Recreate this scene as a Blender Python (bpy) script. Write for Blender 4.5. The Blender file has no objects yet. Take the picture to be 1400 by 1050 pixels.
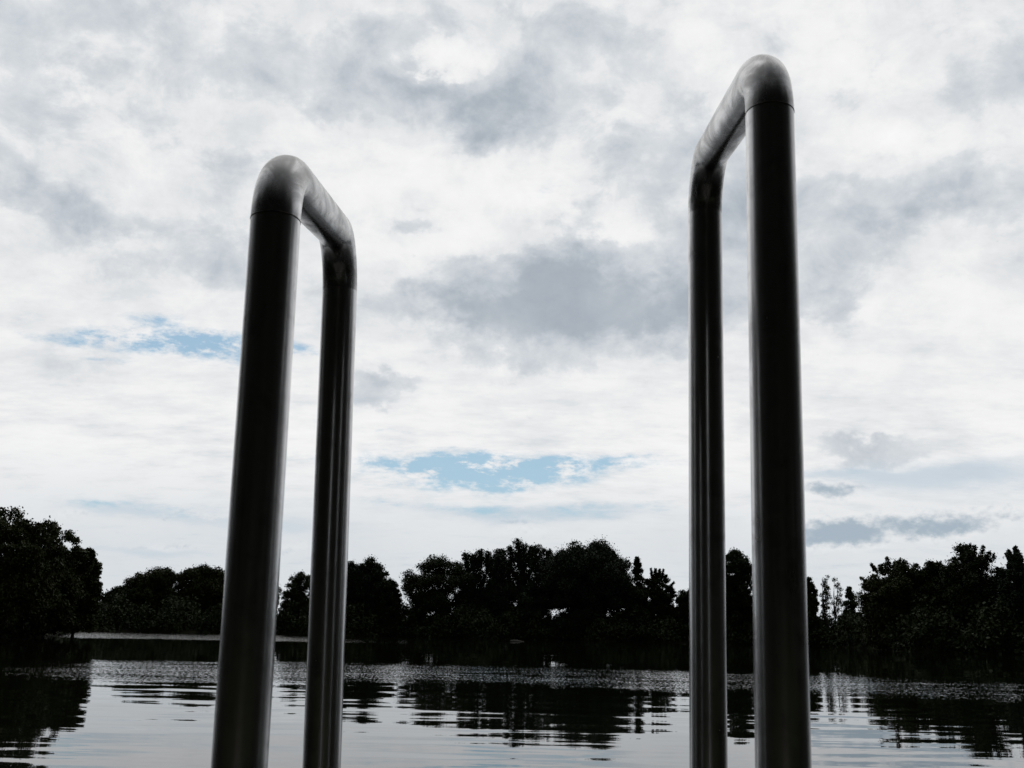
import bpy, bmesh, math, random
import numpy as np
from mathutils import Vector, Matrix

rng = np.random.default_rng(7)
random.seed(7)
sc = bpy.context.scene
COL = sc.collection

# ------------------------------------------------------------------ camera
F_PX, W_PX, H_PX = 1420.0, 1400.0, 1050.0
EYE = Vector((0, 0, 1.3))
PITCH, ROLL = math.atan(337 / 1420), math.radians(1.2)
fwd = Vector((0, math.cos(PITCH), math.sin(PITCH)))
up0 = Vector((0, -math.sin(PITCH), math.cos(PITCH)))
rt0 = Vector((1, 0, 0))
right = rt0 * math.cos(ROLL) + up0 * math.sin(ROLL)
up = up0 * math.cos(ROLL) - rt0 * math.sin(ROLL)

cam = bpy.data.cameras.new('camera')
cam_o = bpy.data.objects.new('camera', cam)
COL.objects.link(cam_o)
cam_o.matrix_world = Matrix((
    (right.x, up.x, -fwd.x, EYE.x),
    (right.y, up.y, -fwd.y, EYE.y),
    (right.z, up.z, -fwd.z, EYE.z),
    (0, 0, 0, 1)))
cam.sensor_width = 36
cam.lens = 36 * F_PX / W_PX
cam.dof.use_dof = True
cam.dof.focus_distance = 2.8
cam.dof.aperture_fstop = 22
cam.clip_start = 0.05
cam.clip_end = 20000
sc.camera = cam_o

def ray(px, py):
    d = fwd * F_PX + right * (px - W_PX / 2) + up * (H_PX / 2 - py)
    return d.normalized()

def az_el(px, py):
    d = ray(px, py)
    return math.atan2(d.x, d.y), math.asin(d.z)

def point(px, py, depth):
    d = ray(px, py)
    return EYE + d * (depth / d.dot(fwd))

def project(p):
    v = p - EYE
    z = v.dot(fwd)
    return W_PX / 2 + F_PX * v.dot(right) / z, H_PX / 2 - F_PX * v.dot(up) / z

# ------------------------------------------------------------------ tagging
def tag(o, label=None, cat=None, group=None, kind=None):
    if label: o['label'] = label
    if cat: o['category'] = cat
    if group: o['group'] = group
    if kind: o['kind'] = kind
    return o

def empty(name, loc):
    o = bpy.data.objects.new(name, None)
    COL.objects.link(o)
    o.location = loc
    return o

def link_mesh(name, me, mat, parent=None, loc=None, smooth=False):
    o = bpy.data.objects.new(name, me)
    COL.objects.link(o)
    me.materials.append(mat)
    if smooth:
        me.polygons.foreach_set('use_smooth', [True] * len(me.polygons))
    if parent is not None:
        o.parent = parent
    if loc is not None:
        o.location = loc
    return o

def mesh_np(name, verts, faces):
    """verts (n,3), faces (m,4) int"""
    me = bpy.data.meshes.new(name)
    n, m = len(verts), len(faces)
    k = faces.shape[1]
    me.vertices.add(n)
    me.vertices.foreach_set('co', np.ascontiguousarray(verts, dtype=np.float32).ravel())
    me.loops.add(m * k)
    me.loops.foreach_set('vertex_index', np.ascontiguousarray(faces, dtype=np.int32).ravel())
    me.polygons.add(m)
    me.polygons.foreach_set('loop_start', np.arange(0, m * k, k, dtype=np.int32))
    me.update(calc_edges=True)
    me.validate()
    return me

# ------------------------------------------------------------------ node helper
class N:
    """tiny arithmetic wrapper round shader Math nodes"""
    def __init__(s, t, sock): s.t, s.s = t, sock
    def _op(s, op, *a, clamp=False):
        n = s.t.nodes.new('ShaderNodeMath'); n.operation = op; n.use_clamp = clamp
        for i, v in enumerate((s,) + a):
            if isinstance(v, N): s.t.links.new(v.s, n.inputs[i])
            else: n.inputs[i].default_value = float(v)
        return N(s.t, n.outputs[0])
    def __add__(s, o): return s._op('ADD', o)
    def __radd__(s, o): return s._op('ADD', o)
    def __sub__(s, o): return s._op('SUBTRACT', o)
    def __rsub__(s, o): return (s * -1) + o
    def __mul__(s, o): return s._op('MULTIPLY', o)
    def __rmul__(s, o): return s._op('MULTIPLY', o)
    def __truediv__(s, o): return s._op('DIVIDE', o)
    def pow(s, o): return s._op('POWER', o)
    def exp(s): return s._op('EXPONENT')
    def sqrt(s): return s._op('SQRT')
    def max(s, o): return s._op('MAXIMUM', o)
    def min(s, o): return s._op('MINIMUM', o)
    def atan2(s, o): return s._op('ARCTAN2', o)
    def asin(s): return s._op('ARCSINE')
    def madd(s, a, b): return s._op('MULTIPLY_ADD', a, b)
    def step(s, lo, hi):
        n = s.t.nodes.new('ShaderNodeMapRange'); n.interpolation_type = 'SMOOTHSTEP'
        s.t.links.new(s.s, n.inputs['Value'])
        n.inputs['From Min'].default_value = lo; n.inputs['From Max'].default_value = hi
        return N(s.t, n.outputs['Result'])

def combine(t, x, y, z):
    n = t.nodes.new('ShaderNodeCombineXYZ')
    for i, v in enumerate((x, y, z)):
        if isinstance(v, N): t.links.new(v.s, n.inputs[i])
        else: n.inputs[i].default_value = float(v)
    return n.outputs[0]

def noise(t, vec, scale, detail=4, rough=0.5, dist=0.0, color=False):
    n = t.nodes.new('ShaderNodeTexNoise')
    n.inputs['Scale'].default_value = scale
    n.inputs['Detail'].default_value = detail
    n.inputs['Roughness'].default_value = rough
    n.inputs['Distortion'].default_value = dist
    if vec is not None: t.links.new(vec, n.inputs['Vector'])
    return n.outputs['Color'] if color else N(t, n.outputs['Fac'])

def sep(t, sock):
    n = t.nodes.new('ShaderNodeSeparateXYZ'); t.links.new(sock, n.inputs[0])
    return [N(t, o) for o in n.outputs]

def mixc(t, fac, a, b):
    n = t.nodes.new('ShaderNodeMix'); n.data_type = 'RGBA'
    for key, v in ((0, fac), (6, a), (7, b)):
        if isinstance(v, N): t.links.new(v.s, n.inputs[key])
        elif isinstance(v, bpy.types.NodeSocket): t.links.new(v, n.inputs[key])
        elif key == 0: n.inputs[0].default_value = v
        else: n.inputs[key].default_value = (*v, 1)
    return n.outputs[2]

def scalec(t, col, f):
    n = t.nodes.new('ShaderNodeVectorMath'); n.operation = 'SCALE'
    t.links.new(col, n.inputs[0])
    if isinstance(f, N): t.links.new(f.s, n.inputs['Scale'])
    else: n.inputs['Scale'].default_value = f
    return n.outputs[0]

def ramp(t, fac, stops):
    n = t.nodes.new('ShaderNodeValToRGB')
    e = n.color_ramp.elements
    while len(e) < len(stops): e.new(0.5)
    for el, (p, c) in zip(e, stops):
        el.position = p; el.color = (*c, 1)
    t.links.new(fac.s, n.inputs[0])
    return n.outputs[0]

# ------------------------------------------------------------------ sky
SUN_AZ, SUN_EL = math.radians(-2.0), math.radians(47)
world = bpy.data.worlds.new('World'); sc.world = world
world.use_nodes = True
T = world.node_tree
for n in list(T.nodes): T.nodes.remove(n)
out = T.nodes.new('ShaderNodeOutputWorld')
bg = T.nodes.new('ShaderNodeBackground'); bg.inputs['Strength'].default_value = 0.1
T.links.new(bg.outputs[0], out.inputs[0])
sky = T.nodes.new('ShaderNodeTexSky'); sky.sky_type = 'NISHITA'; sky.sun_disc = False
sky.sun_elevation = SUN_EL; sky.sun_rotation = SUN_AZ
sky.air_density = 1.0; sky.dust_density = 0.6; sky.ozone_density = 1.5
tc = T.nodes.new('ShaderNodeTexCoord')
dx, dy, dz = sep(T, tc.outputs['Generated'])
az = dx.atan2(dy)
el = dz.max(-1).min(1).asin()
# cloud sheet: direction projected on a high plane, so thin cloud flattens to the horizon
inv = dz.max(0.0) + 0.16
pu, pv = dx / inv, dy / inv
P = combine(T, pu, pv, 0.0)
A = combine(T, az, el * 1.35, 0.0)
w1 = sep(T, noise(T, A, 5.5, 4, 0.6, color=True))
w2 = sep(T, noise(T, A, 24.0, 5, 0.62, color=True))
w3 = sep(T, noise(T, combine(T, az * 0.35, el, 7.0), 22.0, 5, 0.65, color=True))
def vec_add(*sc_noise):
    x, y = az, el
    for n_, ax, ay in sc_noise:
        x = (n_[0] - 0.5).madd(ax, x); y = (n_[1] - 0.5).madd(ay, y)
    return combine(T, x, y, 0.0)
V_CUM = vec_add((w1, 0.10, 0.075), (w2, 0.075, 0.065))
V_STR = vec_add((w1, 0.06, 0.018), (w3, 0.13, 0.034))
V_LOW = vec_add((w2, 0.06, 0.026), (w3, 0.02, 0.006))

DARK = [  # grey undersides (photo position, half-size, depth)
    (755, 375, 110, 50, .85), (860, 425, 140, 48, .85), (690, 450, 95, 30, .60), (590, 420, 80, 30, .60),
    (575, 305, 38, 22, .42), (735, 492, 65, 25, .30), (895, 215, 95, 75, .50), (985, 330, 110, 60, .25),
    (1130, 370, 55, 60, .38), (1290, 255, 85, 45, .42), (1200, 290, 70, 40, .28), (690, 150, 85, 45, .58), (545, 115, 120, 38, .45),
    (330, 90, 170, 40, .20), (330, 30, 300, 35, .22), (20, 80, 90, 90, .25), (60, 255, 75, 28, .42), (130, 290, 80, 25, .25),
    (255, 315, 80, 42, .46), (290, 375, 40, 25, .25), (860, 110, 60, 32, .36), (880, 55, 60, 30, .22), (1350, 90, 90, 70, .22),
    (640, 35, 110, 25, .22), (520, 520, 60, 20, .55), (500, 552, 45, 15, .45), (1190, 608, 80, 17, .50),
    (1060, 250, 60, 60, .25), (800, 30, 60, 30, .15), (1280, 130, 40, 30, .15), (120, 60, 200, 60, .12),
]
LOWC = [  # small cumulus near the horizon
    (1130, 668, 38, 13, .62), (1145, 728, 62, 18, .85), (1285, 718, 62, 14, .68), (275, 704, 55, 7, .25),
    (95, 700, 25, 12, .20), (705, 720, 50, 15, .22), (1380, 700, 40, 14, .3), (230, 748, 50, 8, .2), (400, 745, 30, 12, .2),
]
LIGHT = [
    (620, 85, 30, 26, .75), (130, 125, 45, 25, .25), (590, 235, 130, 45, .35), (440, 250, 80, 60, .2), (740, 268, 34, 28, .65),
    (970, 60, 55, 40, .45), (1130, 70, 70, 60, .42), (1200, 190, 30, 22, .4), (1240, 190, 60, 20, .2), (1270, 430, 170, 60, .25),
    (520, 340, 60, 50, .30), (640, 320, 80, 30, .40), (560, 540, 120, 40, .1), (1010, 480, 160, 30, .1), (800, 250, 30, 40, .2),
    (830, 170, 22, 40, .2), (550, 180, 60, 20, .15), (840, 310, 50, 20, .25), (700, 395, 30, 18, .3),
]
BLUE = [
    (215, 468, 90, 17, 1.05), (300, 472, 65, 18, .95), (400, 476, 40, 10, .7), (205, 440, 40, 10, .55), (190, 405, 35, 6, .45),
    (130, 472, 30, 5, .45), (40, 524, 40, 4, .4), (150, 495, 50, 4, .5), (60, 455, 40, 5, .3),
    (545, 634, 90, 10, .9), (640, 642, 115, 24, 1.05), (725, 645, 100, 20, 1.0), (815, 634, 90, 11, .85), (660, 662, 90, 6, .5), (860, 624, 40, 4, .4),
    (740, 696, 190, 9, .60), (180, 690, 120, 10, .60), (1150, 645, 70, 5, .35), (540, 690, 60, 6, .3),
    (745, 262, 20, 14, .30), (215, 752, 60, 7, .3), (520, 595, 40, 3, .35), (1350, 672, 60, 8, .25), (330, 735, 100, 8, .2),
]
def total(lst, vec):
    acc = None
    for px_, py_, sx_, sy_, amp in lst:
        a0, e0 = az_el(px_, py_)
        ka, ke = F_PX * max(math.cos(e0), .3) / sx_, F_PX / sy_
        m_ = T.nodes.new('ShaderNodeVectorMath'); m_.operation = 'MULTIPLY_ADD'
        T.links.new(vec, m_.inputs[0]); m_.inputs[1].default_value = (ka, ke, 0); m_.inputs[2].default_value = (-a0 * ka, -e0 * ke, 0)
        q_ = T.nodes.new('ShaderNodeVectorMath'); q_.operation = 'DOT_PRODUCT'
        T.links.new(m_.outputs[0], q_.inputs[0]); T.links.new(m_.outputs[0], q_.inputs[1])
        p_ = T.nodes.new('ShaderNodeMath'); p_.operation = 'POWER'; p_.inputs[0].default_value = math.exp(-1)
        T.links.new(q_.outputs['Value'], p_.inputs[1])
        g_ = N(T, p_.outputs[0])
        acc = g_ * amp if acc is None else g_.madd(amp, acc)
    return acc
dark = total(DARK, V_CUM); light = total(LIGHT, V_CUM)
low = total(LOWC, V_LOW)
PALE = [(1300, 650, 140, 26, .75), (1160, 646, 80, 7, .5), (720, 700, 200, 13, .7), (190, 697, 120, 14, .6), (400, 720, 120, 12, .5), (220, 752, 90, 10, .5)]
pale = total(PALE, V_STR)
n_big = noise(T, A, 6.0, 4, 0.55, 0.2)
n_mid = noise(T, A, 15.0, 10, 0.65, 0.25)
n_lit = noise(T, combine(T, az * 0.94, el * 1.22 + 0.014, 0.0), 15.0, 4, 0.55, 0.25)
n_sheet = noise(T, combine(T, pu * 0.6, pv, 3.3), 9.0, 8, 0.66)
n_cell = noise(T, A, 11.0, 3, 0.45, 0.5)
up_f = el.step(0.14, 0.34)             # cloud relief is stronger overhead than in the far sheet
field = dark * 1.0 - light * 0.85 + (n_big - 0.5) * (0.10 + up_f * 0.45) + (n_cell - 0.5) * up_f * 1.25 + (n_mid - 0.5) * (0.30 + up_f * 0.62) + up_f * 0.06
thick = field.step(0.09, 0.36)         # body of the grey cumulus, with ragged edges
core = field.step(0.22, 0.95)
veil = (n_sheet - 0.5) * (0.95 - up_f * 0.65) + (n_big - 0.5) * 0.45 + (n_mid - 0.5) * (up_f * 0.7 + 0.15) + 0.31 + up_f * 0.10 - light * 0.45 + dark * 0.2
relief = (n_lit - n_mid) * 0.9
base_c = ramp(T, veil, [(0.0, (0.95, 0.95, 0.95)), (0.26, (0.885, 0.885, 0.887)), (0.50, (0.735, 0.755, 0.775)), (0.85, (0.585, 0.617, 0.655))])
grey_c = ramp(T, core * 0.72 + (n_mid - 0.5) * 1.1 + (n_big - 0.5) * 0.5 + relief * 0.5 + 0.05, [(0.0, (0.66, 0.695, 0.73)), (0.35, (0.53, 0.573, 0.62)), (0.75, (0.395, 0.442, 0.50)), (1.0, (0.33, 0.38, 0.44))])
cloud = mixc(T, thick * 0.92, base_c, grey_c)
# lower sky: thinner, a little bluer and dimmer
lowf = el.step(0.17, 0.05)
cloud = mixc(T, (lowf * (0.62 - (n_sheet - 0.5) * 1.6)).max(0).min(1), cloud, (0.60, 0.655, 0.70))
cloud = mixc(T, (pale + (n_sheet - 0.5) * 0.4 * pale.min(0.5)).step(0.05, 0.8) * 0.8, cloud, (0.52, 0.61, 0.69))
n_cu = noise(T, combine(T, az, el * 1.5, 2.0), 42.0, 6, 0.6)
lf = low + (n_cu - 0.5) * 1.3 * low.min(0.5)
n_cu2 = noise(T, combine(T, az, el * 1.5 + 0.006, 2.0), 42.0, 4, 0.6)
cl_low = mixc(T, lf.step(0.08, 0.26) * 0.55, cloud, (0.82, 0.83, 0.84))
shade = (lf - 0.16 + (n_cu2 - n_cu) * 1.2).step(0.0, 0.55)
cl_low = mixc(T, shade * 0.88, cl_low, (0.33, 0.42, 0.50))
blue = total(BLUE, V_STR)
n_str = noise(T, combine(T, az * 0.42, el, 11.0), 60.0, 6, 0.68)
bmask = (blue * (0.66 + (n_str - 0.5) * 4.0) + (n_sheet - 0.5) * 0.9 + (n_str - 0.5) * 0.5 - 0.04).step(0.02, 1.05) * 0.92
# glow of the sky round the veiled sun, sky dimmed on purpose behind the viewer to darken trees and posts
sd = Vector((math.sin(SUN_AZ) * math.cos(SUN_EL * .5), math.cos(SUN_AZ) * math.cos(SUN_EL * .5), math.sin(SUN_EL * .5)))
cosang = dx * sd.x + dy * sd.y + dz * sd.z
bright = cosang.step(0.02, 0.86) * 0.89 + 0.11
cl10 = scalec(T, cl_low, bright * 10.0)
tint = T.nodes.new('ShaderNodeVectorMath'); tint.operation = 'MULTIPLY'
T.links.new(sky.outputs[0], tint.inputs[0]); tint.inputs[1].default_value = (0.80, 0.83, 0.76)
skyc = mixc(T, 0.6, tint.outputs[0], (2.7, 4.9, 6.9))
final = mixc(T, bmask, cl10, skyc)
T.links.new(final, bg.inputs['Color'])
world.cycles.sampling_method = 'MANUAL'; world.cycles.sample_map_resolution = 256

sun = bpy.data.lights.new('sun', 'SUN'); sun.energy = 0.5; sun.angle = math.radians(75)
sun.color = (1.0, 0.96, 0.9)
so = bpy.data.objects.new('sun', sun); COL.objects.link(so)
sdir = Vector((math.sin(SUN_AZ) * math.cos(SUN_EL), math.cos(SUN_AZ) * math.cos(SUN_EL), math.sin(SUN_EL)))
so.rotation_euler = (-sdir).to_track_quat('-Z', 'Y').to_euler()
so.location = sdir * 300

sc.view_settings.view_transform = 'Standard'
sc.view_settings.look = 'None'
sc.view_settings.exposure = 0
sc.view_settings.gamma = 1

# ------------------------------------------------------------------ materials
def principled(name):
    m = bpy.data.materials.new(name); m.use_nodes = True
    t = m.node_tree
    return m, t, t.nodes['Principled BSDF']

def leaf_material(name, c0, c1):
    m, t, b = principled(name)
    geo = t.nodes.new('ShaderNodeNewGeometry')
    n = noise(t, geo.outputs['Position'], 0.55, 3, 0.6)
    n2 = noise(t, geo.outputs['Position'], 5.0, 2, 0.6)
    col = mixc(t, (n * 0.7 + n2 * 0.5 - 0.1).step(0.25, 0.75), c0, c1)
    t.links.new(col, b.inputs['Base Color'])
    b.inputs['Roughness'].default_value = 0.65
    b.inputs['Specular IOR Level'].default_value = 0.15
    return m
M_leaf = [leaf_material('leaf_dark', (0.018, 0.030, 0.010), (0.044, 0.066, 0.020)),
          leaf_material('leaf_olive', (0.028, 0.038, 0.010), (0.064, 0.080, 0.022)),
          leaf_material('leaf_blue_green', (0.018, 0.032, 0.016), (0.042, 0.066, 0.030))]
M_wood_leaf = leaf_material('leaf_added_wood', (0.014, 0.016, 0.011), (0.026, 0.029, 0.020))  # leaf colour darkened and neutral so the posts reflect black
M_bark, t, b = principled('bark')
geo = t.nodes.new('ShaderNodeNewGeometry')
t.links.new(mixc(t, noise(t, geo.outputs['Position'], 6, 5), (0.02, 0.016, 0.012), (0.06, 0.05, 0.04)), b.inputs['Base Color'])
b.inputs['Roughness'].default_value = 0.9

M_ground, t, b = principled('bank_grass')
geo = t.nodes.new('ShaderNodeNewGeometry')
n = noise(t, geo.outputs['Position'], 0.4, 6, 0.6)
t.links.new(mixc(t, n.step(.35, .65), (0.016, 0.014, 0.010), (0.020, 0.026, 0.010)), b.inputs['Base Color'])
b.inputs['Roughness'].default_value = 0.95
b.inputs['Specular IOR Level'].default_value = 0.1

# water: dark lake, slopes given directly as small tilts of the normal
M_water, t, b = principled('lake_water')
geo = t.nodes.new('ShaderNodeNewGeometry')
wx, wy, wz = sep(t, geo.outputs['Position'])
r = (wx * wx + wy * wy).sqrt()
waz = wx.atan2(wy)
edge = noise(t, combine(t, wx, wy, 0), 0.11, 4, 0.55)
rr = r + (edge - 0.5) * 11.0
ruff = rr.step(24.0 , 30.0) * rr.step(43.0, 36.0) 
rr2 = r + (edge - 0.5) * 20.0
far = rr2.step(88, 100) * (waz.step(-0.05, -0.24) * 0.9 + 0.10)
rf = ruff + far * 3.5
patchy = noise(t, combine(t, wx * 0.6, wy, 5.0), 0.9, 3, 0.6).step(.25, .55) * 0.7 + 0.3
rip = sep(t, noise(t, combine(t, wx * 0.20, wy, 0), 1.35, 3, 0.5, 0.2, color=True))
rip2 = sep(t, noise(t, combine(t, wx * 0.3, wy, 9.0), 0.45, 2, 0.45, color=True))
cap = sep(t, noise(t, combine(t, wx, wy * 0.40, 0), 15.0, 3, 0.6, color=True))
cap2 = sep(t, noise(t, combine(t, wx, wy, 4.0), 1.9, 3, 0.55, color=True))
calm = r.step(30, 50) * -0.72 + 1.0
sy = (rip[0] - 0.5) * 0.055 * calm + (rip2[0] - 0.5) * 0.016 + rf * ((cap[0] - 0.5) * 0.34 * patchy + (cap2[0] - 0.5) * 0.05)
fine = noise(t, combine(t, wx * 0.22, wy, 2.0), 4.5, 3, 0.55) - 0.5
sy = sy + fine * 0.022 * r.step(32, 12)
sx = (rip[1] - 0.5) * 0.008 * calm + rf * ((cap[1] - 0.5) * 0.22 * patchy)
nv = t.nodes.new('ShaderNodeVectorMath'); nv.operation = 'NORMALIZE'
t.links.new(combine(t, sx, sy, 1.0), nv.inputs[0])
t.links.new(nv.outputs[0], b.inputs['Normal'])
b.inputs['Base Color'].default_value = (0.006, 0.008, 0.0045, 1)
b.inputs['Roughness'].default_value = 0.015
b.inputs['IOR'].default_value = 1.26
b.inputs['Specular IOR Level'].default_value = 0.5

def steel(name, rough, streak, smudge=0.0, edge_t=0.68):
    m, t, b = principled(name)
    tcn = t.nodes.new('ShaderNodeTexCoord')
    px, py, pz = sep(t, tcn.outputs['Object'])
    smear = noise(t, tcn.outputs['Object'], 28, 5, 0.65, 0.6)
    spots = noise(t, tcn.outputs['Object'], 160, 3, 0.6)
    brush = noise(t, combine(t, px * 1.0, py * 1.0, pz * 0.02), 420, 2, 0.6)
    runs = noise(t, combine(t, px, py * (0.2 if smudge else 1.0), pz * (0.5 if smudge else 0.10)), 70, 4, 0.6)
    ro = rough + (smear - 0.5) * 0.14 + (runs - 0.5) * streak + (spots - 0.5) * 0.02
    t.links.new(ro.max(0.08).s, b.inputs['Roughness'])
    dirt = (smear * 0.6 + runs * 0.5).step(0.52, 0.72)
    if smudge:
        blot = noise(t, combine(t, px, py * 0.30, pz * 0.7), 40, 5, 0.62, 0.7)
        ro = ro + (blot - 0.5) * 0.5 * smudge
        dirt = dirt.max(blot.step(0.30, 0.66) * 1.15)
        t.links.new(ro.max(0.08).s, b.inputs['Roughness'])
    t.links.new(mixc(t, dirt * 0.75, (0.64, 0.64, 0.65), (0.22, 0.22, 0.22) if smudge else (0.32, 0.315, 0.32)), b.inputs['Base Color'])
    b.inputs['Metallic'].default_value = 1.0
    b.inputs['Specular Tint'].default_value = (edge_t, edge_t, edge_t, 1)
    bp = t.nodes.new('ShaderNodeBump'); bp.inputs['Strength'].default_value = 0.12; bp.inputs['Distance'].default_value = 0.0004
    t.links.new((spots * 0.25 if smudge else brush * 0.35 + smear * 0.5).s, bp.inputs['Height'])
    t.links.new(bp.outputs[0], b.inputs['Normal'])
    return m
M_post = steel('brushed_steel', 0.235, 0.12)
M_elbow = steel('cast_steel', 0.265, 0.10, 0.6, 0.64)
M_weld, t, b = principled('weld_steel')
tcn = t.nodes.new('ShaderNodeTexCoord')
n = noise(t, tcn.outputs['Object'], 90, 4, 0.6)
t.links.new(mixc(t, n.step(.4, .65), (0.02, 0.02, 0.02), (0.07, 0.05, 0.04)), b.inputs['Base Color'])
b.inputs['Metallic'].default_value = 0.9; b.inputs['Roughness'].default_value = 0.5
bp = t.nodes.new('ShaderNodeBump'); bp.inputs['Strength'].default_value = 0.6; bp.inputs['Distance'].default_value = 0.001
t.links.new(n.s, bp.inputs['Height']); t.links.new(bp.outputs[0], b.inputs['Normal'])

M_wood, t, b = principled('grey_timber')
tcn = t.nodes.new('ShaderNodeTexCoord')
px, py, pz = sep(t, tcn.outputs['Object'])
g = noise(t, combine(t, px * 0.15, py, pz), 30, 6, 0.6, 0.4)
t.links.new(mixc(t, g, (0.025, 0.021, 0.018), (0.075, 0.066, 0.056)), b.inputs['Base Color'])
b.inputs['Roughness'].default_value = 0.85

# ------------------------------------------------------------------ terrain + lake
SHORE = [(-180, 5.0), (-150, 5.5), (-120, 9), (-95, 20), (-75, 38), (-50, 60), (-35, 74), (-27, 86), (-24.2, 95), (-23.2, 100), (-22.0, 150), (-20, 160),
         (-12, 163), (-3, 161), (4, 162), (10, 160), (14, 155), (17.0, 148), (19.0, 140), (20.0, 122), (24, 116), (30, 112), (45, 100), (62, 70), (80, 42), (100, 20), (125, 9), (150, 5.5), (180, 5.0)]
_a = np.array([s[0] for s in SHORE], float); _d = np.array([s[1] for s in SHORE], float)
def shore(deg):
    deg = (deg + 180) % 360 - 180
    d = np.interp(deg, _a, _d)
    return d * (1 + 0.012 * np.sin(np.radians(deg) * 47) + 0.008 * np.sin(np.radians(deg) * 113 + 1))

NA = 720
degs = np.linspace(-180, 180, NA, endpoint=False)
D = shore(degs)
rings = [('f', .02, -1.3), ('f', .3, -1.3), ('f', .6, -1.3), ('o', -2.5, -1.1), ('o', -1, -.4), ('o', 0, -0.02), ('o', .6, .28), ('o', 1.5, .5),
         ('o', 4, .7), ('o', 10, .95), ('o', 25, 1.2), ('o', 60, 1.5), ('o', 150, 2), ('o', 400, 3), ('o', 1200, 6), ('o', 4000, 10), ('o', 9000, 10)]
V = []
for k, (typ, a, z) in enumerate(rings):
    rad = D * a if typ == 'f' else D + a * np.where(D < 10, np.minimum(1, D / 10), 1) if a < 0 else D + a
    zz = z + (0.08 * np.sin(degs * 1.7 + k) + 0.06 * np.sin(degs * .61 + 2 * k) if 0 < a and typ == 'o' else 0) * np.ones(NA)
    V.append(np.stack([np.sin(np.radians(degs)) * rad, np.cos(np.radians(degs)) * rad, zz], 1))
V = np.concatenate(V)
Fc = []
i = np.arange(NA); j = (i + 1) % NA
for k in range(len(rings) - 1):
    Fc.append(np.stack([k * NA + i, k * NA + j, (k + 1) * NA + j, (k + 1) * NA + i], 1)[:, ::-1])
Fc = np.concatenate(Fc)
ground = link_mesh('ground', mesh_np('ground', V, Fc), M_ground, smooth=True)
tag(ground, kind='structure')

NW = 180
ang = np.linspace(0, 2 * np.pi, NW, endpoint=False)
V = []
for rad in (0.3, 5, 20, 60, 120, 190):
    V.append(np.stack([np.sin(ang) * rad, np.cos(ang) * rad, np.zeros(NW)], 1))
V = np.concatenate(V); Fc = []
i = np.arange(NW); j = (i + 1) % NW
for k in range(5):
    Fc.append(np.stack([k * NW + i, k * NW + j, (k + 1) * NW + j, (k + 1) * NW + i], 1)[:, ::-1])
me = mesh_np('water', V, np.concatenate(Fc))
bm = bmesh.new(); bm.from_mesh(me); bm.verts.ensure_lookup_table()
bm.faces.new([bm.verts[k] for k in range(NW)][::-1]); bm.normal_update()
for f in bm.faces:
    if f.normal.z < 0: f.normal_flip()
bm.to_mesh(me); bm.free()
water = link_mesh('water', me, M_water)
tag(water, kind='structure')

# ------------------------------------------------------------------ foliage
def leaves(centers, radii, counts, size, flat=0.85, squash=None):
    """leaf-sized quads scattered in clumps; centers (k,3), radii (k,)"""
    cs = np.repeat(centers, counts, 0); rs = np.repeat(radii, counts)
    n = len(cs)
    d = rng.normal(size=(n, 3)); d /= np.linalg.norm(d, axis=1)[:, None]
    q = rng.random(n) ** 0.45
    pos = cs + d * (rs * q)[:, None] * np.array([1, 1, flat])
    s = size * rng.uniform(0.55, 1.35, n)
    u = rng.normal(size=(n, 3)); u /= np.linalg.norm(u, axis=1)[:, None]
    v = np.cross(u, rng.normal(size=(n, 3))); v /= np.linalg.norm(v, axis=1)[:, None]
    u *= s[:, None] * 0.5; v *= (s * rng.uniform(.35, .75, n))[:, None] * 0.5
    verts = np.stack([pos - u, pos - v * 1.0, pos + u, pos + v], 1).reshape(-1, 3)   # diamond leaf
    faces = np.arange(n * 4).reshape(-1, 4)
    return verts, faces

def tube_bm(bm, pts, rads, seg=7):
    prev = None
    for k, (p, rad) in enumerate(zip(pts, rads)):
        if k < len(pts) - 1: d = (pts[k + 1] - p).normalized()
        else: d = (p - pts[k - 1]).normalized()
        a = d.orthogonal().normalized(); c = d.cross(a)
        ring = [bm.verts.new(p + a * (math.cos(2 * math.pi * s / seg) * rad) + c * (math.sin(2 * math.pi * s / seg) * rad)) for s in range(seg)]
        if prev:
            # pick the offset that twists least
            best = min(range(seg), key=lambda o: (ring[o].co - prev[0].co).length)
            ring = ring[best:] + ring[:best]
            for s in range(seg):
                bm.faces.new((prev[s], prev[(s + 1) % seg], ring[(s + 1) % seg], ring[s]))
        prev = ring

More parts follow.
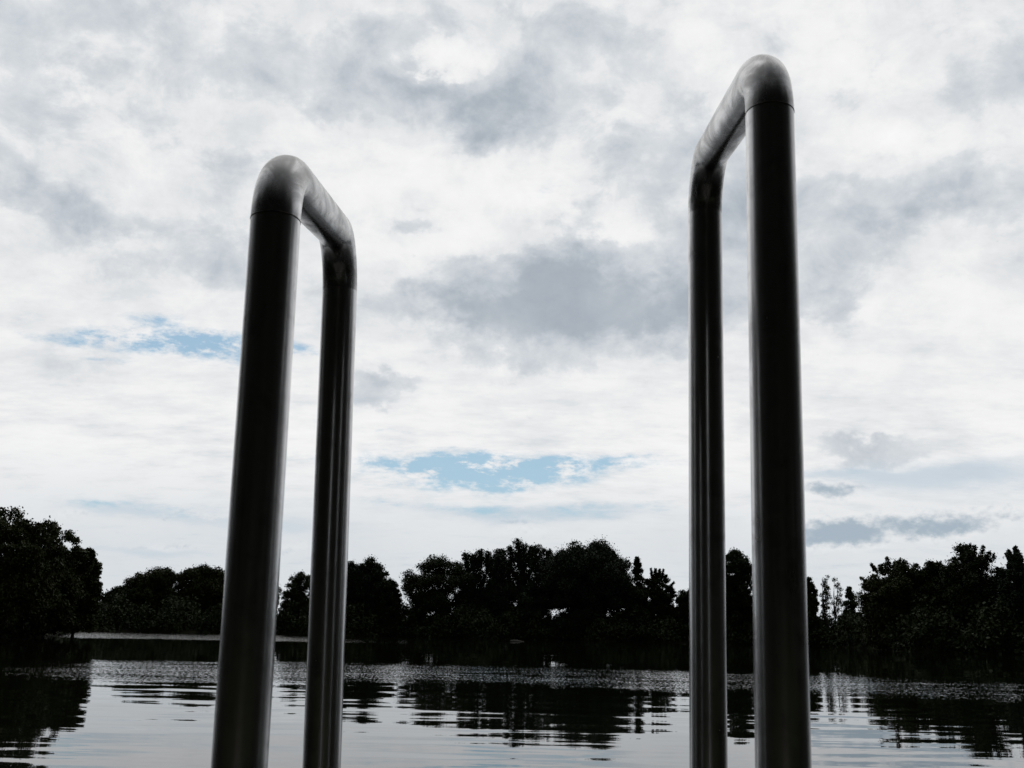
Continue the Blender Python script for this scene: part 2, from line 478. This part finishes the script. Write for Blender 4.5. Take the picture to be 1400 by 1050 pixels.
def tree(name, label, cat, px, top, width, dist, style, group=None, lean=0.0, seed=0, base=0.25, mat=0):
    """one tree: trunk with limbs, crown of leaf clumps. width in metres is derived from the angle it fills."""
    global rng
    rng = np.random.default_rng(1000 + seed); rnd = random.Random(seed)
    d = ray(px, 862); h2 = math.hypot(d.x, d.y)
    x, y = d.x / h2 * dist, d.y / h2 * dist
    t_ = ray(px, top)
    H = EYE.z + t_.z / math.hypot(t_.x, t_.y) * dist
    gz = 0.6
    H -= gz
    W = width / F_PX * dist / 2 * 1.10
    root = empty(name, (x, y, gz))
    tag(root, label, cat, group)
    zb = H * base
    cen = []; rad = []
    st = style
    if st == 'dome':
        k = 150
        p = rng.normal(size=(k * 4, 3)); p /= np.linalg.norm(p, axis=1)[:, None]
        p *= (rng.random(k * 4) ** 0.40)[:, None]
        p = p[:k]
        prof = np.where(p[:, 2] > 0, 1.0, 1.0)
        c = np.stack([p[:, 0] * W * .86 * prof, p[:, 1] * W * .86, zb + (H - zb) * (0.5 + p[:, 2] * 0.46)], 1)
        rr_ = rng.uniform(.11, .21, k) * W * 1.22; cnt, size = 120, 0.34
    elif st == 'airy':
        k = 105
        p = rng.normal(size=(k, 3)); p /= np.linalg.norm(p, axis=1)[:, None]
        p *= (rng.random(k) ** 0.30)[:, None]
        c = np.stack([p[:, 0] * W * .86, p[:, 1] * W * .86, zb + (H - zb) * (0.52 + p[:, 2] * 0.45)], 1)
        rr_ = rng.uniform(.10, .18, k) * W * 1.25; cnt, size = 90, 0.32
    elif st == 'poplar':      # several upright leaders side by side
        cc = []
        nl = max(3, int(W / .62))
        for L in range(nl):
            ox = (-1 + 2 * (L + .5) / nl) * W * .85 + rnd.uniform(-.3, .3)
            hh = H * (1 - 0.20 * abs(ox / W) ** 2 - rnd.uniform(0, .09)); oy = rnd.uniform(-W, W) * .6
            for s in np.linspace(base, 1, 20):
                ww = 0.9 * math.sin(min(1, (1.06 - s) * 2.2) * math.pi / 2) + 0.05
                cc.append((ox * (0.55 + .45 * s) + rnd.uniform(-.5, .5) * ww, oy + rnd.uniform(-.5, .5) * ww, hh * s - .25))
        c = np.array(cc); k = len(c)
        rr_ = rng.uniform(.50, 1.05, k); cnt, size = 120, 0.34
    elif st == 'cone':
        k = 80
        s = rng.random(k) ** 0.8
        a = rng.random(k) * 2 * np.pi; q = rng.random(k) ** .5
        ww = W * (1 - s) ** .75 * .9
        c = np.stack([np.cos(a) * ww * q, np.sin(a) * ww * q, zb + (H - zb) * s * .97], 1)
        rr_ = (.12 + .12 * (1 - s)) * W * 1.3; cnt, size = 80, 0.28
    elif st == 'spiky':       # rounded crown with shoots standing out of it
        k0 = 125
        p = rng.normal(size=(k0, 3)); p /= np.linalg.norm(p, axis=1)[:, None]
        p *= (rng.random(k0) ** 0.42)[:, None]
        c0 = np.stack([p[:, 0] * W * .85, p[:, 1] * W * .85, zb + (H - zb) * (0.48 + p[:, 2] * 0.45)], 1)
        r0 = rng.uniform(.14, .23, k0) * W
        sh = []; sr = []
        for _ in range(20):
            a = rnd.uniform(0, 2 * math.pi); e = rnd.uniform(-.1, 1.5)
            dv = np.array([math.cos(a) * math.cos(e), math.sin(a) * math.cos(e), math.sin(e)])
            o = np.array([0, 0, zb + (H - zb) * .48]); L = rnd.uniform(.86, 1.0)
            for s in (.80, .87, .94, 1.0):
                sh.append(o + dv * np.array([W, W, (H - zb) * .52]) * s * L + np.array([0, 0, .25 * s])); sr.append(.42 * (1.25 - s) * min(W, 4.2) * .30 + .10)
        c = np.concatenate([c0, np.array(sh)]); rr_ = np.concatenate([r0, np.array(sr)]); k = len(c)
        cnt, size = 105, 0.30
    elif st == 'wisp':        # thin young tree, mostly twigs
        cc = []
        for L in range(3):
            ox = rnd.uniform(-.5, .5) * W
            for s in np.linspace(.35, 1, 8):
                cc.append((ox * s * 1.6 + rnd.uniform(-.35, .35), rnd.uniform(-.6, .6), H * s * (1 - .06 * L) - .2))
        c = np.array(cc); k = len(c); rr_ = rng.uniform(.22, .5, k); cnt, size = 40, 0.26
    elif st == 'slope':       # tall broad crown that falls away to one side
        k = 130
        p = rng.normal(size=(k, 3)); p /= np.linalg.norm(p, axis=1)[:, None]
        p *= (rng.random(k) ** 0.42)[:, None]
        c = np.stack([p[:, 0] * W * .88, p[:, 1] * W * .8, zb + (H - zb) * (0.5 + p[:, 2] * 0.46)], 1)
        rr_ = rng.uniform(.11, .20, k) * W; cnt, size = 110, 0.26
    c = np.asarray(c, float)
    c[:, 0] += lean * (c[:, 2] / H) * W
    rr_ = np.asarray(rr_)
    if st != 'wisp':   # skirt of low foliage so the crown closes down to the bank
        k2 = 80
        a = rng.random(k2) * 2 * np.pi; q = rng.random(k2) ** .5
        c2 = np.stack([np.cos(a) * W * .75 * q, np.sin(a) * W * .75 * q, rng.uniform(.03, .50, k2) * H], 1)
        c = np.concatenate([c, c2]); rr_ = np.concatenate([rr_, rng.uniform(.20, .30, k2) * min(W, 4.5)])
    size *= .84; cnt *= 1.3
    counts = np.maximum(12, (cnt * np.maximum((rr_ / rr_.mean()) ** 1.6, (rr_ / (2.5 * size)) ** 1.8))).astype(int)
    # outer wisps: a few single leaf sprays past the clumps break up the outline
    vts, fcs = leaves(c, rr_, counts, size)
    v2, f2 = leaves(c, rr_ * 1.40, np.maximum(6, counts // 4), size * .85)
    vts = np.concatenate([vts, v2]); fcs = np.concatenate([fcs, f2 + len(vts) - len(v2)])
    inner = {'airy': .45, 'wisp': 0, 'poplar': .8}.get(st, 1.0)
    if inner:
        v3, f3 = leaves(c, rr_ * .85, np.maximum(3, counts * .20 * inner).astype(int), size * 1.7)
        fcs = np.concatenate([fcs, f3 + len(vts)]); vts = np.concatenate([vts, v3])
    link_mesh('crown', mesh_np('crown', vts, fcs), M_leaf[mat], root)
    bm = bmesh.new()
    tr = max(.10, H * .016)
    tops = [Vector((0, 0, -.8)), Vector((rnd.uniform(-.1, .1), 0, H * .18)), Vector((lean * W * .4 + rnd.uniform(-.3, .3), rnd.uniform(-.3, .3), H * .5)), Vector((lean * W * .8, 0, H * .85))]
    tube_bm(bm, tops, [tr * 1.35, tr, tr * .6, tr * .15])
    idx = list(range(len(c))); rnd.shuffle(idx)
    for q in idx[:26]:
        e = Vector(c[q]); s = min(max(e.z * .55, H * .15), H * .7)
        o = Vector((lean * W * .5 * s / H, 0, s))
        mid = o.lerp(e, .5) + Vector((rnd.uniform(-.3, .3), rnd.uniform(-.3, .3), -.25))
        tube_bm(bm, [o, mid, e], [tr * .34, tr * .22, .03], 5)
    me = bpy.data.meshes.new('trunk'); bm.to_mesh(me); bm.free()
    link_mesh('trunk', me, M_bark, root)
    return root

G_LEFT, G_FAR, G_RIGHT = 'trees on the near left bank', 'trees on the far shore', 'trees on the right bank'
TREES = [
 # name, label, category, photo x, photo top, width px, distance, style, group, extra
 ('broad_tree', 'tallest dark broad tree on the left bank, cut by the left picture edge', 'tree', -6, 684, 130, 92, 'slope', G_LEFT, dict(base=.1, mat=1)),
 ('broad_tree', 'dark rounded tree on the left bank, just right of its tallest tree and lower', 'tree', 54, 714, 92, 96, 'slope', G_LEFT, dict(base=.1, mat=1)),
 ('broad_tree', 'dark tree with steep edge ending the left bank, beside the sky gap', 'tree', 100, 743, 54, 99, 'dome', G_LEFT, dict(base=.1, mat=1)),
 ('bushy_tree', 'low bushy tree sloping down to the sky gap right of the left bank', 'tree', 160, 798, 50, 170, 'dome', G_FAR, dict(base=.1)),
 ('rounded_tree', 'rounded dark tree across the lake, midway between left bank and left handrail', 'tree', 205, 776, 72, 172, 'dome', G_FAR, dict(mat=1)),
 ('rounded_tree', 'flat-topped round tree standing directly left of the thick left handrail post', 'tree', 272, 774, 72, 172, 'dome', G_FAR, dict(mat=1)),
 ('rounded_tree', 'tree across the lake mostly hidden behind the front post of the left handrail', 'tree', 340, 784, 70, 174, 'dome', G_FAR, dict()),
 ('open_tree', 'small airy tree with sky showing through, framed between the left handrail posts', 'tree', 410, 782, 52, 168, 'airy', G_FAR, dict(base=.3)),
 ('rounded_tree', 'tree across the lake showing behind the rear post of the left handrail', 'tree', 449, 790, 46, 172, 'dome', G_FAR, dict()),
 ('rounded_tree', 'tall narrow rounded tree directly right of the left handrail, before a deep gap', 'tree', 494, 761, 72, 170, 'dome', G_FAR, dict(mat=2)),
 ('bushy_tree', 'low shrubby tree at the foot of the rounded tree right of the left handrail', 'tree', 530, 790, 34, 166, 'dome', G_FAR, dict(base=.05)),
 ('open_tree', 'open-crowned tree with many sky holes, at the left end of the central clump', 'tree', 595, 761, 90, 168, 'airy', G_FAR, dict(base=.28)),
 ('open_tree', 'feathery upright tree between the holed tree and the tall multi-stemmed one', 'tree', 655, 751, 74, 172, 'poplar', G_FAR, dict(mat=2)),
 ('poplar_tree', 'tallest tree in the central clump, many upright feathery leaders', 'tree', 715, 740, 104, 170, 'poplar', G_FAR, dict(mat=2)),
 ('domed_tree', 'biggest dense dome-shaped tree, right of the tall feathery tree in the central clump', 'tree', 803, 742, 122, 168, 'dome', G_FAR, dict(mat=2)),
 ('slender_tree', 'slender pointed tree with thin crown, right of the big domed tree', 'tree', 872, 760, 34, 170, 'cone', G_FAR, dict(base=.3)),
 ('rounded_tree', 'small ragged tree at the right end of the central clump', 'tree', 900, 777, 46, 168, 'spiky', G_FAR, dict(base=.1)),
 ('bushy_tree', 'lower bushy tree filling in below the slender pointed tree', 'tree', 868, 800, 46, 166, 'dome', G_FAR, dict(base=.05)),
 ('bushy_tree', 'low rounded bush tree half hidden behind the rear post of the right handrail', 'tree', 945, 803, 46, 168, 'dome', G_FAR, dict(base=.1)),
 ('rounded_tree', 'tall dark tree framed between the two posts of the right handrail', 'tree', 1003, 748, 60, 160, 'dome', G_FAR, dict()),
 ('rounded_tree', 'tree hidden mostly behind the thick front post of the right handrail', 'tree', 1062, 775, 60, 160, 'dome', G_FAR, dict()),
 ('rounded_tree', 'rounded tree edge showing directly right of the thick right handrail post', 'tree', 1102, 784, 32, 156, 'dome', G_FAR, dict(mat=1)),
 ('slender_tree', 'leftmost of two thin wispy young trees right of the right handrail', 'tree', 1127, 786, 22, 154, 'wisp', G_FAR, dict(mat=1)),
 ('slender_tree', 'rightmost of two thin wispy young trees, beside the pointed bushy tree', 'tree', 1143, 791, 22, 154, 'wisp', G_FAR, dict(mat=1)),
 ('conical_tree', 'pointed bushy tree beside the sky gap left of the right bank', 'tree', 1164, 802, 36, 152, 'cone', G_FAR, dict(base=.05)),
 ('spreading_tree', 'spreading ragged tree at the left end of the right bank, beside the sky gap', 'tree', 1230, 764, 92, 128, 'spiky', G_RIGHT, dict(base=.1, mat=1)),
 ('rounded_tree', 'small round-topped tree between the ragged tree and the tallest one on the right bank', 'tree', 1278, 761, 62, 128, 'dome', G_RIGHT, dict(base=.1)),
 ('spreading_tree', 'tallest tree on the right bank, with shoots sticking out of its crown', 'tree', 1332, 741, 92, 126, 'spiky', G_RIGHT, dict(base=.1)),
 ('spreading_tree', 'tree with pointed shoots cut by the right picture edge', 'tree', 1406, 748, 66, 122, 'spiky', G_RIGHT, dict(base=.1, mat=2)),
]
for k, (nm, lab, cat, px, top, wd, dist, st, grp, ex) in enumerate(TREES):
    tree(nm, lab, cat, px, top, wd, dist, st, grp, seed=k + 1, **ex)

# the continuous dark undergrowth along the shore, one uncountable mass
def thicket(name, kind_label, d0, d1, off0, off1, hgt, n_cl, leaf, per, mat, rmin=.9, rmax=1.6):
    a = rng.uniform(d0, d1, n_cl)
    # keep the density even along the shore, not by angle
    off = rng.uniform(off0, off1, n_cl)
    rad = shore(a) + off
    hh = hgt * (0.72 + 0.18 * np.sin(a * 2.1) + 0.12 * np.sin(a * 5.3 + 1)) 
    z = .2 + rng.random(n_cl) * hh * np.clip((off + 1.6) / 3.5, .2, 1)
    c = np.stack([np.sin(np.radians(a)) * rad, np.cos(np.radians(a)) * rad, z], 1)
    rs = rng.uniform(rmin, rmax, n_cl)
    v, f = leaves(c, rs, np.full(n_cl, per), leaf)
    o = link_mesh(name, mesh_np(name, v, f), mat)
    tag(o, kind_label, 'undergrowth', kind='stuff')
    return o
rng = np.random.default_rng(50)
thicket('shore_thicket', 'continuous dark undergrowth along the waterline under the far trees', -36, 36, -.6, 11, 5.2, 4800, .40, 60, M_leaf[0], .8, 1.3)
rng = np.random.default_rng(51)
def wood(d0, d1, n_cl):  # added out of view, raised tall to put black reflections in the steel
    a = rng.uniform(d0, d1, n_cl)
    rad = np.maximum(shore(a), 9) + rng.uniform(1.5, 7, n_cl)
    hh = (11.5 + 2 * np.sin(a * .21) + 1.2 * np.sin(a * .63 + 1)) * np.clip(rad / 14, .9, 2.0) * (1 + .75 * np.clip((75 - np.abs(a - 180)) / 25, 0, 1))
    c = np.stack([np.sin(np.radians(a)) * rad, np.cos(np.radians(a)) * rad, .4 + rng.random(n_cl) * hh], 1)
    rs = rng.uniform(.8, 1.5, n_cl) * np.clip(rad / 14, 1, 2.2)
    v, f = leaves(c, rs, np.full(n_cl, 46), .62)
    o = link_mesh('added_bank_wood', mesh_np('added_bank_wood', v, f), M_wood_leaf)
    tag(o, 'dense dark wood added unseen behind the viewer to blacken the steel reflections', 'wood', kind='stuff')
wood(52, 312, 4200)

# ------------------------------------------------------------------ steel handrails
DIA = 0.0483; RT = DIA / 2
def sweep(name, pts, mat, parent, rad=RT, seg=48, cap=False):
    bm = bmesh.new(); prev = None
    d = (pts[1] - pts[0]).normalized()
    a = d.orthogonal().normalized()
    for k, p in enumerate(pts):
        if k == 0: d = (pts[1] - pts[0]).normalized()
        elif k == len(pts) - 1: d = (pts[k] - pts[k - 1]).normalized()
        else: d = ((pts[k + 1] - p).normalized() + (p - pts[k - 1]).normalized()).normalized()
        a = (a - d * a.dot(d)).normalized(); c = d.cross(a)
        rd = rad(k) if callable(rad) else rad
        ring = [bm.verts.new(p + (a * math.cos(2 * math.pi * s / seg) + c * math.sin(2 * math.pi * s / seg)) * rd) for s in range(seg)]
        if prev:
            for s in range(seg):
                bm.faces.new((prev[s], prev[(s + 1) % seg], ring[(s + 1) % seg], ring[s]))
        elif cap: bm.faces.new(ring[::-1])
        prev = ring
    if cap: bm.faces.new(prev)
    bmesh.ops.recalc_face_normals(bm, faces=bm.faces)
    me = bpy.data.meshes.new(name); bm.to_mesh(me); bm.free()
    return link_mesh(name, me, mat, parent, smooth=True)

def post_line(bx, by, bw, ux, uy):
    """axis of an upright post: a point seen at (bx,by) with width bw, leaning sideways so that it passes (ux,uy)"""
    p0 = point(bx, by, F_PX * DIA / bw)
    best = min((abs(_x_at(p0, l, uy) - ux), l) for l in np.linspace(-.12, .12, 481))
    return p0, Vector((best[1], 0, 1))
def _x_at(p0, l, uy):
    lo, hi = 0.0, 1.2
    for _ in range(40):
        m = (lo + hi) / 2
        if project(p0 + Vector((l, 0, 1)) * m)[1] > uy: lo = m
        else: hi = m
    return project(p0 + Vector((l, 0, 1)) * lo)[0]
def at_y(line, uy):
    p0, d = line; lo, hi = 0.0, 1.5
    for _ in range(50):
        m = (lo + hi) / 2
        if project(p0 + d * m)[1] > uy: lo = m
        else: hi = m
    return p0 + d * lo
def at_z(line, z):
    p0, d = line
    return p0 + d * (z - p0.z)

DECK = 0.45
def handrail(label, front, rear, fy, ry, bend, group, seam):
    fl, rl = post_line(*front), post_line(*rear)
    c1, c2 = at_y(fl, fy), at_y(rl, ry)
    b1, b2 = at_z(fl, DECK + .012), at_z(rl, -1.0)
    base = b1.copy(); base.z = DECK
    root = empty('ladder_handrail', base)
    tag(root, label, 'handrail', group)
    L = lambda p: p - base
    def fillet(a, c, e, R, n=18):
        u = (a - c).normalized(); v = (e - c).normalized()
        th = math.acos(max(-1, min(1, u.dot(v))))
        tl = R / math.tan(th / 2)
        s, f = c + u * tl, c + v * tl
        bis = (u + v).normalized(); o = c + bis * (R / math.sin(th / 2))
        pts = []
        ang = math.pi - th
        x = (s - o).normalized(); yv = (f - o); yv = (yv - x * yv.dot(x)).normalized()
        for k in range(n + 1):
            q = ang * k / n
            pts.append(o + x * (R * math.cos(q)) + yv * (R * math.sin(q)))
        return pts
    e1 = fillet(b1, c1, c2, bend[0]); e2 = fillet(c1, c2, b2, bend[1])
    print('HOOP', [tuple(round(v, 3) for v in p) for p in (b1, c1, c2, b2)], [tuple(round(v) for v in project(p)) for p in (c1, c2)])
    def seg_pts(a, c, n=14): return [L(a.lerp(c, k / n)) for k in range(n + 1)]
    sweep('post', seg_pts(b1, e1[0]), M_post, root)
    sweep('elbow', [L(p) for p in e1], M_elbow, root)
    sweep('top_rail', seg_pts(e1[-1], e2[0]), M_elbow, root)
    sweep('elbow', [L(p) for p in e2], M_elbow, root)
    sweep('post', seg_pts(e2[-1], b2), M_post, root)
    for arr, i0, i1, wm in ((e1, 0, 1, seam),):
        p = arr[i0]; d = (arr[i1] - p).normalized()
        w = [(-.0011, RT - .001), (-.0007, RT + .0002), (-.0002, RT + .0004), (.0003, RT + .0004), (.0008, RT + .0001), (.0011, RT - .001)]
        sweep('weld_seam', [L(p + d * a) for a, _ in w], wm, root, rad=lambda k, w=w: w[k][1])
    pl = [b1 + Vector((0, 0, z)) for z in (-.012, -.011, -.003, -.0015)]
    sweep('foot_flange', [L(p) for p in pl], M_elbow, root, rad=lambda k: (.052, .055, .055, .052)[k], cap=True)
    return root

GH = 'bent steel handrails of the bathing ladder'
handrail('shorter left-hand bent steel tube handrail standing against the lake', (328.6, 1030, 75.7, 369.6, 410), (440.5, 1030, 51.8, 463.9, 410), 230, 326, (.070, .064), GH, M_weld)
handrail('taller right-hand bent steel tube handrail standing against the cloudy sky', (1070.4, 1030, 75.0, 1054, 240), (968.6, 1030, 51.4, 964, 310), 88, 224, (.070, .064), GH, M_weld)

# ------------------------------------------------------------------ jetty the handrails stand on
jet = empty('jetty', (0, -2, 0))
tag(jet, 'weathered grey timber jetty the steel handrails stand on, below the picture', 'jetty')
def boxes(name, lst, mat, parent, bev=.004):
    bm = bmesh.new()
    for (x0, x1, y0, y1, z0, z1) in lst:
        r_ = bmesh.ops.create_cube(bm, size=1)
        for v in r_['verts']:
            v.co = Vector(((x0 + x1) / 2 + v.co.x * (x1 - x0), (y0 + y1) / 2 + v.co.y * (y1 - y0), (z0 + z1) / 2 + v.co.z * (z1 - z0)))
    if bev: bmesh.ops.bevel(bm, geom=list(bm.edges), offset=bev, segments=1, affect='EDGES')
    me = bpy.data.meshes.new(name); bm.to_mesh(me); bm.free()
    o = link_mesh(name, me, mat, parent); o.location = -parent.location
    return o
boxes('deck', [(-1, 1, -5.5 + k * .15, -5.5 + k * .15 + .142, DECK - .04, DECK) for k in range(43)], M_wood, jet)
boxes('beam', [(-.9, -.8, -5.5, .9, DECK - .2, DECK - .043)], M_wood, jet)
boxes('beam', [(.8, .9, -5.5, .9, DECK - .2, DECK - .043)], M_wood, jet)
for x in (-.78, .62):
    for y in (-2.4, .3):
        boxes('pile', [(x, x + .16, y, y + .16, -1.6, DECK - .043)], M_wood, jet, .02)

# a small pale tapered shape lying on the far water
lp = Vector((132 * math.sin(ray(707, 862).x), 131.5, 0.02))
pale_shape = empty('floating_shape', lp)
tag(pale_shape, 'small pale shape floating on the dark water below the central trees', 'pale_shape')
M_pale_shape, t, b = principled('pale_surface')
geo = t.nodes.new('ShaderNodeNewGeometry')
t.links.new(mixc(t, noise(t, geo.outputs['Position'], 9, 4), (0.12, 0.115, 0.10), (0.20, 0.19, 0.175)), b.inputs['Base Color'])
b.inputs['Roughness'].default_value = 0.8
lpts = [Vector((-.85, 0, .06)), Vector((-.5, .05, .07)), Vector((0, 0, .04)), Vector((.5, -.06, .0)), Vector((.9, -.02, -.05))]
sweep('shape_body', lpts, M_pale_shape, pale_shape, rad=lambda k: (.05, .10, .11, .08, .04)[k], seg=14, cap=True)
